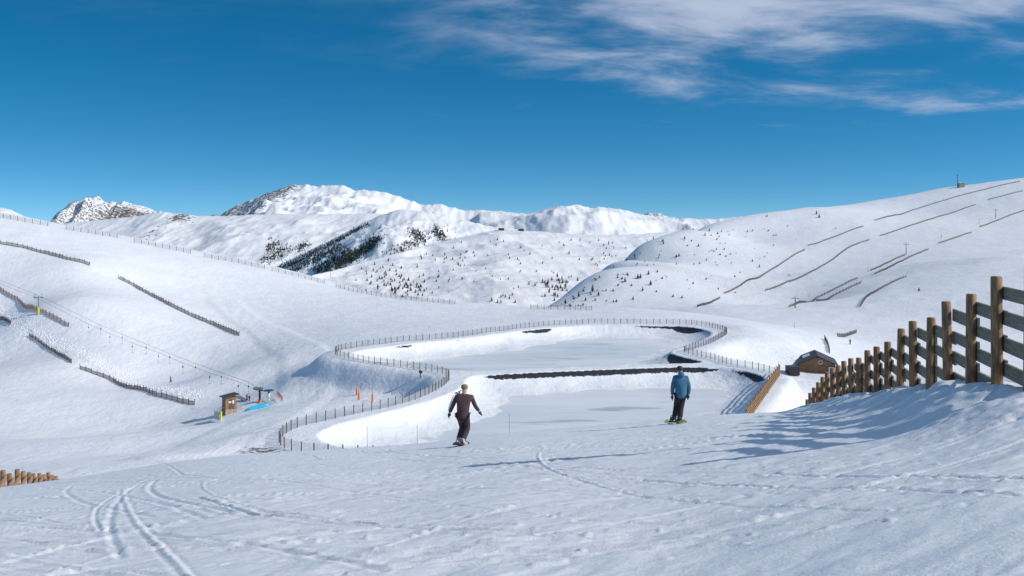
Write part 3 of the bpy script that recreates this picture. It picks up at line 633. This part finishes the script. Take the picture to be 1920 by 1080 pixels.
J = dict(pelvis=(.03,0,.84),waist=(.03,-.01,1.0),chest=(.06,.02,1.24),collar=(.07,.03,1.42),neck=(.07,.03,1.45),head=(.07,.05,1.57),crown=(.07,.05,1.67),
  shL=(-.15,.02,1.32),elL=(-.27,.02,1.06),wrL=(-.34,.08,.88),haL=(-.36,.10,.79),shR=(.27,.02,1.32),elR=(.37,.03,1.08),wrR=(.47,.09,.92),haR=(.51,.11,.85),
  hipL=(-.06,.02,.78),knL=(.02,.16,.46),anL=(-.09,.20,.15),toL=(.02,.36,.07),hipR=(.12,0,.78),knR=(.15,.05,.45),anR=(.02,-.20,.15),toR=(.16,-.10,.07))
figure(t, J, (maroon,maroon2,tan,black,greyb))
for s, c in ((-1,'L'),(1,'R')):                     # pale panel down each sleeve
    a, b, e = (Vector(J[k+c]) for k in ('sh','el','wr')); o_ = Vector((s*.05,-.01,.035))
    MB().tube([a+o_,b+o_*.9,b.lerp(e,.8)+o_*.7], [.045,.04,.03], 8).build('sleeve_panel', white, t, True)
snowboard('dark snowboard under the maroon snowboarder', g+Vector((-.02,0,.015)), math.radians(-6), (dk,black), math.radians(-11))
g = fgd(1268, 28.5)
t = thing('person', 'person in blue hooded jacket and dark trousers standing on a snowboard', 'person', g)
J = dict(pelvis=(.13,0,.84),waist=(.14,0,1.0),chest=(.14,.01,1.22),collar=(.13,.02,1.41),neck=(.13,.02,1.44),head=(.11,.04,1.56),crown=(.11,.04,1.66),
  shL=(-.05,.02,1.31),elL=(-.10,.03,1.03),wrL=(-.10,.10,.80),haL=(-.10,.12,.71),shR=(.31,.02,1.31),elR=(.37,.0,1.04),wrR=(.36,.06,.82),haR=(.35,.08,.73),
  hipL=(.05,.02,.78),knL=(.02,.10,.45),anL=(-.02,.20,.14),toL=(-.13,.30,.07),hipR=(.19,0,.78),knR=(.13,.0,.45),anR=(.08,-.12,.14),toR=(-.05,-.06,.07))
figure(t, J, (blue,dark,black,black,dk))
link('hood', skin_mesh('hood', *chain([[(.04,-.03,1.42,.085),(.13,-.09,1.43,.10),(.22,-.03,1.42,.085)]]), blue), t)
snowboard('lime edged snowboard under the person in blue', g+Vector((-.02,.03,.012)), math.radians(9), (lime,black), math.radians(-11))
def small_person(label, p, h, col, col2, group=None):
    V_, E, R_2 = chain([[(0,0,.9,.15),(0,0,1.3,.17),(0,0,1.52,.08),(0,0,1.66,.11)],[(0,0,1.3,.17),(-.24,.05,1.15,.07),(-.25,.2,.9,.06)],[(0,0,1.3,.17),(.24,.05,1.15,.07),(.25,.2,.9,.06)],[(0,0,.9,.15),(-.1,.05,.48,.09),(-.12,0,.06,.08)],[(0,0,.9,.15),(.1,.05,.48,.09),(.12,0,.06,.08)]])
    me = skin_mesh('person', V_, E, R_2, col, 1); me.materials.append(col2)
    for q in me.polygons: q.material_index = 1 if q.center.z < .88 else 0
    o = link('person', me, None, p); o.scale = (h/1.75,)*3; tag(o, label, 'person', group)
small_person('distant skier in dark clothes alone on the left valley floor', on(320,718), 1.75, orange, dark)
small_person('small skier in red waiting at the lift station', on(463,752), 1.45, redm, dark)
small_person('small skier in black waiting at the lift station', on(467.5,753), 1.25, dark, dark)
small_person('tiny skier on the far piste, left of a pair', on(1477.5,519,lo=400), 1.9, dark, dark); small_person('tiny skier on the far piste, right of a pair', on(1481,519,lo=400), 1.9, dark, dark)
small_person('tiny skier below the lower piste, near the track behind the fence', on(1594,647,lo=200), 1.7, dark, dark)
# ------------------------------------------------------------------ drag lift on the left
def tow(x): return 270+(x-72)/(487-72)*(181-270)
p = Vector(on(72,590)); t = thing('lift_tower', 'drag lift tower with yellow padded foot on the left slope', 'lift tower', p)
MB().tube([(0,0,-.5),(0,0,5.0)], [.16,.11], 8).build('mast', metal, t); MB().tube([(0,0,0),(0,0,1.9)], .30, 10).build('pad', yellow, t)
a = MB().box((0,0,4.6),(2.4,.14,.16))
for s in (-1,1): a.box((s*.95,0,4.95),(.06,.06,.9)); a.box((s*.95,0,5.4),(.7,.05,.05))
a.build('crossarm', metal, t)
for s in (-1,1):
    q = MB()
    for k in (-.4,0,.4): q.tube([(s*1.0-.04,k,4.45),(s*1.0+.04,k,4.45)], .16, 10)
    q.box((s*1.0,0,4.45),(.05,1.1,.08)); q.build('sheave_set', metal, t)
top = p+Vector((0,0,4.6))
rows = ([(166,616),(206,634),(248,652),(297,670),(343,690),(393,709),(447,726)],[(189,618),(229,635),(274,654),(318,672),(367,691),(415,709),(466,727)])
hm = [MB().tube([(0,0,-.12),(0,0,.16)], .13, 8).mesh('drum', black), MB().tube([(0,0,.16),(0,0,.85)], .025, 5).mesh('rod', metal), MB().tube([(0,0,-1.35),(0,0,-.12)], .022, 5).box((0,0,-1.35),(.6,.05,.05)).mesh('t_bar', metal)]
for k, row in enumerate(rows):
    hs_ = [Vector(P(x,y-2,tow(x))) for x,y in row]
    for qi, q in enumerate(hs_):
        e = thing('lift_hanger', ['first','second','third','fourth','fifth','sixth','seventh'][qi]+' drag lift hanger below the tower on the '+('nearer','farther')[k]+' cable', 'lift hanger', q, group='drag lift hangers')
        for m_ in hm: link(m_.name.split('.')[0], m_, e)
    end = Vector(P(487+10*k,735,181)); s = 1 if k else -1
    line = [Vector(P(-160+25*k,470,330)), top+Vector((s*.95,0,.05))]+[q+Vector((0,0,.85)) for q in hs_]+[end]
    o = MB().tube(line, .028, 5).build('lift_cable', metal); tag(o, ('nearer' if k == 0 else 'farther')+' of the two drag lift cables running down to the station', 'cable')
g = Vector(on(487,755)); t = thing('lift_station', 'drag lift bottom station with dark mast and blue wheel on white pillar', 'lift station', g)
MB().tube([(0,0,-.3),(0,0,2.3)], .20, 10).build('mast', black, t); MB().tube([(0,0,0),(0,0,.45)], [.42,.32], 10).build('pad', orange, t)
q = MB().box((-.3,0,2.35),(1.7,.3,.22))
for k in range(5): q.tube([(-1.05+k*.38,-.1,2.62+.05*(k%2)),(-1.05+k*.38,.1,2.62+.05*(k%2))], .17, 10)
q.build('wheel_train', metal, t)
MB().tube([(1.6,.2,-.3),(1.6,.2,1.75)], .26, 10).build('pillar', white, t); MB().tube([(1.6,.2,1.7),(1.6,.2,2.05)], .16, 8).build('hub', navy, t)
MB().tube([(1.65,.2,2.05),(1.65,.2,2.22)], .85, 20).build('bullwheel', navy, t); MB().box((.8,.1,2.1),(1.7,.2,.14)).build('beam', navy, t)
for k, (x0,y0,x1,y1,c) in enumerate([(510,748,523,757,white),(492,752,509,757,white),(520,742,530,754,redm)]):
    a, b = Vector(on(x0,y0)), Vector(on(x1,y1)); w = MB(); d = b-a; n = 7
    for i in range(n): w.tube([a+d*i/n+Vector((0,0,.05)), a+d*(i+1)/n+Vector((0,0,.75))], .04, 4); w.tube([a+d*i/n+Vector((0,0,.75)), a+d*(i+1)/n+Vector((0,0,.05))], .04, 4)
    w.tube([a+Vector((0,0,.8)), b+Vector((0,0,.8))], .05, 4)
    o = w.build('safety_net', c); tag(o, ['white safety net right of the blue lift wheel','white safety net in front of the lift pillar','red safety net at the right end of the lift station'][k], 'net')
a, b = Vector(on(459,772)), Vector(on(504,761)); d = b-a
o = MB().tube([a+d*k/8+Vector((0,0,.12+.1*math.sin(k/8*3.14))) for k in range(9)], [.12,.3,.34,.36,.36,.38,.4,.42,.34], 10).build('padding_roll', cyan, None, True); tag(o, 'long bright blue padding roll lying in front of the lift station', 'padding')
a, b = Vector(on(444,751)), Vector(on(490,758)); d = b-a
o = MB().box((a+b)/2+Vector((0,0,.06)), (d.length,1.2,.06), math.atan2(d.y,d.x)).build('rubber_mat', simple('grey_mat',(.16,.17,.20),.8)); tag(o, 'dark grey mat on the snow where skiers board the lift', 'mat')
# hut
g = Vector(on(430,776)); g.z -= .1; t = thing('lift_hut', 'small brown timber lift hut with sloping roof on a stone plinth', 'hut', g, math.radians(35))
MB().box((0,0,.45),(2.1,2.0,1.1)).build('plinth', stone, t)
wl = MB()
for k in range(11): wl.box((0,0,1.0+.1+k*.2),(1.98+.012*(k%2),1.9+.012*(k%2),.197))
wl.build('wall', brownwood, t)
rm = Matrix.Rotation(math.radians(-9),3,'Y'); MB().box((0,0,3.36),(2.9,2.7,.12),m=rm).build('roof', roofm, t)
MB().box((.12,-.985,1.95),(.85,.05,1.7)).build('door', simple('dark_door',(.16,.08,.04),.7), t)
for x in (-.25,.35): MB().box((x,-1.02,2.3),(.28 if x > 0 else .5,.03,.62 if x > 0 else .3)).build('notice', white, t)
st = MB()
for k in range(4): st.box((-1.3-.28*k,-.3,.75-.22*k),(.3,.9,.08))
for y in (-.75,.15): st.tube([(-1.1,y,1.6),(-2.3,y,.7)], .045, 5); st.tube([(-1.15,y,.2),(-1.15,y,1.6)], .045, 5); st.tube([(-2.25,y,-.3),(-2.25,y,.75)], .045, 5)
st.build('stairs', wood, t)
g = Vector(on(414.5,790)); t2 = tag(MB().tube([(0,0,-.3),(0,0,1.55),(0,0,1.6)], [.16,.16,.1], 10).build('marker_post', yellow, None, loc=g), 'bright yellow marker post at the foot of the hut stairs', 'post')
ck = MB(); ck2 = MB(); a, b = Vector(on(402,787)), Vector(on(412,791)); d = b-a; nrm_ = Vector((0,0,1))
for i in range(7):
    for j in range(4): (ck if (i+j) % 2 else ck2).box(a+d*(i+.5)/7+Vector((0,0,.12+.34*j+.25)), (d.length/7*.98,.05,.33), math.atan2(d.y,d.x))
e = thing('banner_net', 'black and white chequered banner beside the yellow post', 'banner', (0,0,0)); ck.build('dark_panel', navy, e); ck2.build('pale_panel', white, e)
# snow lances with orange pads, snow gun, marker poles
for lab, x, y, h in (('orange padded snow lance, leftmost and tallest of three',669,741,3.4),('orange padded snow lance, short one in front of the tallest',673,750,1.9),('orange padded snow lance, rightmost of three beside the reservoir fence',698.5,753,2.8)):
    g = Vector(on(x,y,lo=136)); t = thing('snow_lance', lab, 'snow lance', g); MB().tube([(0,0,-.3),(0,0,1.15),(.02,0,1.3)], [.20,.17,.08], 9).build('pad', orange, t); MB().tube([(0,0,1.2),(-.05,0,h)], [.045,.02], 6).build('pipe', metal, t)
g = Vector(on(788,708,lo=166)); t = thing('snow_gun', 'dark snow gun standing on the bank inside the fence bend', 'snow gun', g); MB().tube([(0,0,-.3),(0,0,.8)], .09, 8).build('stand', black, t); MB().tube([(-.2,0,1.15),(.35,0,.85)], [.28,.22], 10).build('barrel', black, t)
for lab, x, y, d in (('thin marker pole on the near ice, left one',688.6,838,112),('thin marker pole on the near ice, right of the left one',782.5,834,112),('thin marker pole on the near ice between the two people',955,813,116)):
    o = MB().tube([(0,0,-1),(0,0,2.3)], .022, 6).build('marker_pole', metal, None, loc=(P(x,y,d)[0],d,P(x,y,d)[2])); tag(o, lab, 'pole')
    o.location.z = ICE+.0 if ICE > P(x,y,d)[2]-2.5 else P(x,y,d)[2]
# chalet
D0 = 215; g = Vector(P(1533,699,D0)); g.z = G1(g.x,g.y)-.1; t = thing('chalet', 'brown timber chalet with dark gabled roof right of the reservoir', 'building', g, -math.atan2(2.7,11))
we, ap, hw, dp = 2.1, 3.75, 3.75, 10.5
wl = MB(); nb = 14
for k in range(nb):
    z0, z1 = k*ap/nb-.3, (k+1)*ap/nb-.3-.02; hx = hw if z1 < we else hw*(ap-z1)/(ap-we)
    if hx > .2: wl.box((0,dp/2,(z0+z1)/2),(2*hx-.01*(k%2),dp-.04*(k%2),z1-z0))
wl.build('wall', brownwood, t)
rf = MB()
for s in (-1,1):
    L_ = math.hypot(hw+.6,(ap-we)*(hw+.6)/hw); an = math.atan2((ap-we),hw); m_ = Matrix.Rotation(s*an,3,'Y')
    rf.box((s*(hw+.6)/2,dp/2-.1,ap+.08-(ap-we)*(hw+.6)/hw/2),(L_,dp+1.2,.14),m=m_)
r_ = rf.build('roof', roofm, t)
an = math.atan2((ap-we),hw); sp_ = MB().box((-2.1,dp*.62,ap+.20-(ap-we)*2.1/hw),(1.7,3.6,.08),m=Matrix.Rotation(-an,3,'Y')).build('snow_patch', snowm, r_)
for x in (-1.6,1.0): MB().box((x,-.04,.85),(1.9,.07,1.9)).build('door', simple('chalet_door',(.22,.12,.06),.7), t)
wd = MB().box((.6,-.05,2.45),(.75,.08,.7)).build('window', white, t); MB().box((.6,-.10,2.45),(.5,.04,.45)).build('pane', glass, wd)
wd = MB().box((2.9,-.25,.95),(1.2,.5,1.1)).build('window_box', white, t); MB().box((2.9,-.52,.95),(.75,.05,.65)).build('pane', glass, wd)
g2 = Vector(P(1486,692,213)); g2.z = G1(g2.x,g2.y); e = thing('container', 'dark container with a lid standing left of the chalet', 'container', g2, .2); MB().box((0,0,.9),(2.2,2.4,1.9)).build('box', black, e); MB().box((0,0,1.9),(2.3,2.5,.1)).build('lid', roofm, e); [MB().box((x,-1.22,.9),(.06,.05,1.7)).build('rib', black, e) for x in (-.8,-.3,.3,.8)]
# far lift pylons, snow guns, mast and hut on the skyline
def pylon(lab, p, h, arm=3.):
    t = thing('lift_pylon', lab, 'lift pylon', p); MB().tube([(0,0,-1),(0,0,h)], [.32,.2], 7).build('mast', metal, t); a = MB().box((0,0,h*.86),(arm,.2,.22)); [a.box((s*arm/2,0,h*.86-.2),(.25,1.6,.3)) for s in (-1,1)]; a.build('crossarm', metal, t)
for lab, x, y, h in (('highest lift pylon on the ski hill near the right border',1867,409,8.5),('lift pylon in the middle of the ski hill',1699,477,8.5),('lowest lift pylon at the foot of the ski hill',1491,578,5.5)): pylon(lab, on(x,y,lo=290), h)
for lab, x, y in (('first lift pylon on the crest of the middle hill',899,436),('second lift pylon on the crest of the middle hill',911,434),('lift pylon low on the middle hill above the skyline dip',620,520),('lift pylon half way up the middle hill',718,483),('lift pylon on the middle hill below the crest trees',812,461)):
    p = hit(hill_b, x, y)
    if p: pylon(lab, p, 11, 4)
for lab, x, y in (('green snow gun highest on the ski hill',1836,420),('green snow gun right of the middle pylon',1765,447),('green snow gun below the middle pylon',1628,510),('green snow gun above the lowest pylon fence',1518,558),('green snow gun at the bend of the cut bank',1671,530),('green snow gun on the flat near the chalet',1490,624)):
    g = Vector(on(x,y,lo=300)); t = thing('snow_gun', lab, 'snow gun', g); k = max(.6, g.y/600)
    MB().tube([(0,0,-.3),(0,0,1.7*k)], .22*k, 7).build('pad', yellow, t); MB().tube([(0,0,1.6*k),(0,0,3.2*k)], .06*k, 5).build('pipe', metal, t)
p = Vector(on(1802,351,lo=700)); t = thing('summit_hut', 'tiny stone hut on the right skyline', 'hut', p); MB().box((0,0,2),(6,5,5)).build('wall', stone, t); MB().box((0,0,4.7),(6.5,5.5,.4)).build('roof', snowm, t)
p = Vector(on(1795,351,lo=700)); o = MB().tube([(0,0,-1),(0,0,15)], [.4,.2], 6).box((0,0,13),(1.2,.2,.9)).box((0,0,9),(.9,.2,.6)).build('radio_mast', navy, None, loc=p); tag(o, 'tall radio mast beside the tiny hut on the right skyline', 'mast')
for lab, x, y in (('dark low building on the crest of the middle hill, left',940,432),('dark low building on the crest of the middle hill, right',977,433)):
    p = hit(hill_b, x, y)
    if p: e = thing('lift_building', lab, 'building', p); MB().box((0,0,2),(11,7,5)).build('wall', roofm, e); MB().box((0,0,4.7),(12,8,.5)).build('roof', snowm, e)
# unseen pole with board, added past the right edge to cast the foreground shadow
g = Vector((8.75,15.8,F1(8.75,15.8))); t = thing('shadow_pole', 'unseen pole added beyond the timber fence to throw the long foreground shadow', 'pole', g)
MB().tube([(0,0,-.5),(0,0,4.9)], .04, 8).build('pole', wood, t); MB().box((0,0,4.2),(.06,.30,1.6)).build('board', orange, t)
# avalanche crumbs and loose snow lumps on the left slope
w = MB(); R = random.Random(9)
ico = bmesh.new(); bmesh.ops.create_icosphere(ico, subdivisions=1, radius=1); iv = [v.co.copy() for v in ico.verts]; ifc = [[v.index for v in f.verts] for f in ico.faces]; ico.free()
strip = [on(x,y) for x,y in [(-20,575),(0,590),(40,615),(90,640),(135,655),(180,680),(230,705),(300,728),(380,748)]]
for k in range(2600):
    u = R.random()**1.25*(len(strip)-1.01); i = int(u); a, b = Vector(strip[i]), Vector(strip[i+1]); p = a.lerp(b,u-i)+Vector((R.gauss(0,1.1),R.gauss(0,1.8),0)); p.z = 0; s = R.uniform(.05,.19)
    w.add([(p.x+v.x*s*R.uniform(.8,1.3),p.y+v.y*s*R.uniform(.8,1.3),v.z*s*.8) for v in iv], ifc)
vv = np.array(w.v); gzv = V(vv[:,0][None,:], vv[:,1][None,:])[0]; w.v = [(a[0],a[1],a[2]+g_+.03) for a, g_ in zip(vv, gzv)]
o = w.build('snow_debris', snowm); tag(o, 'strip of loose snow lumps running down the left slope', 'snow', kind='stuff')
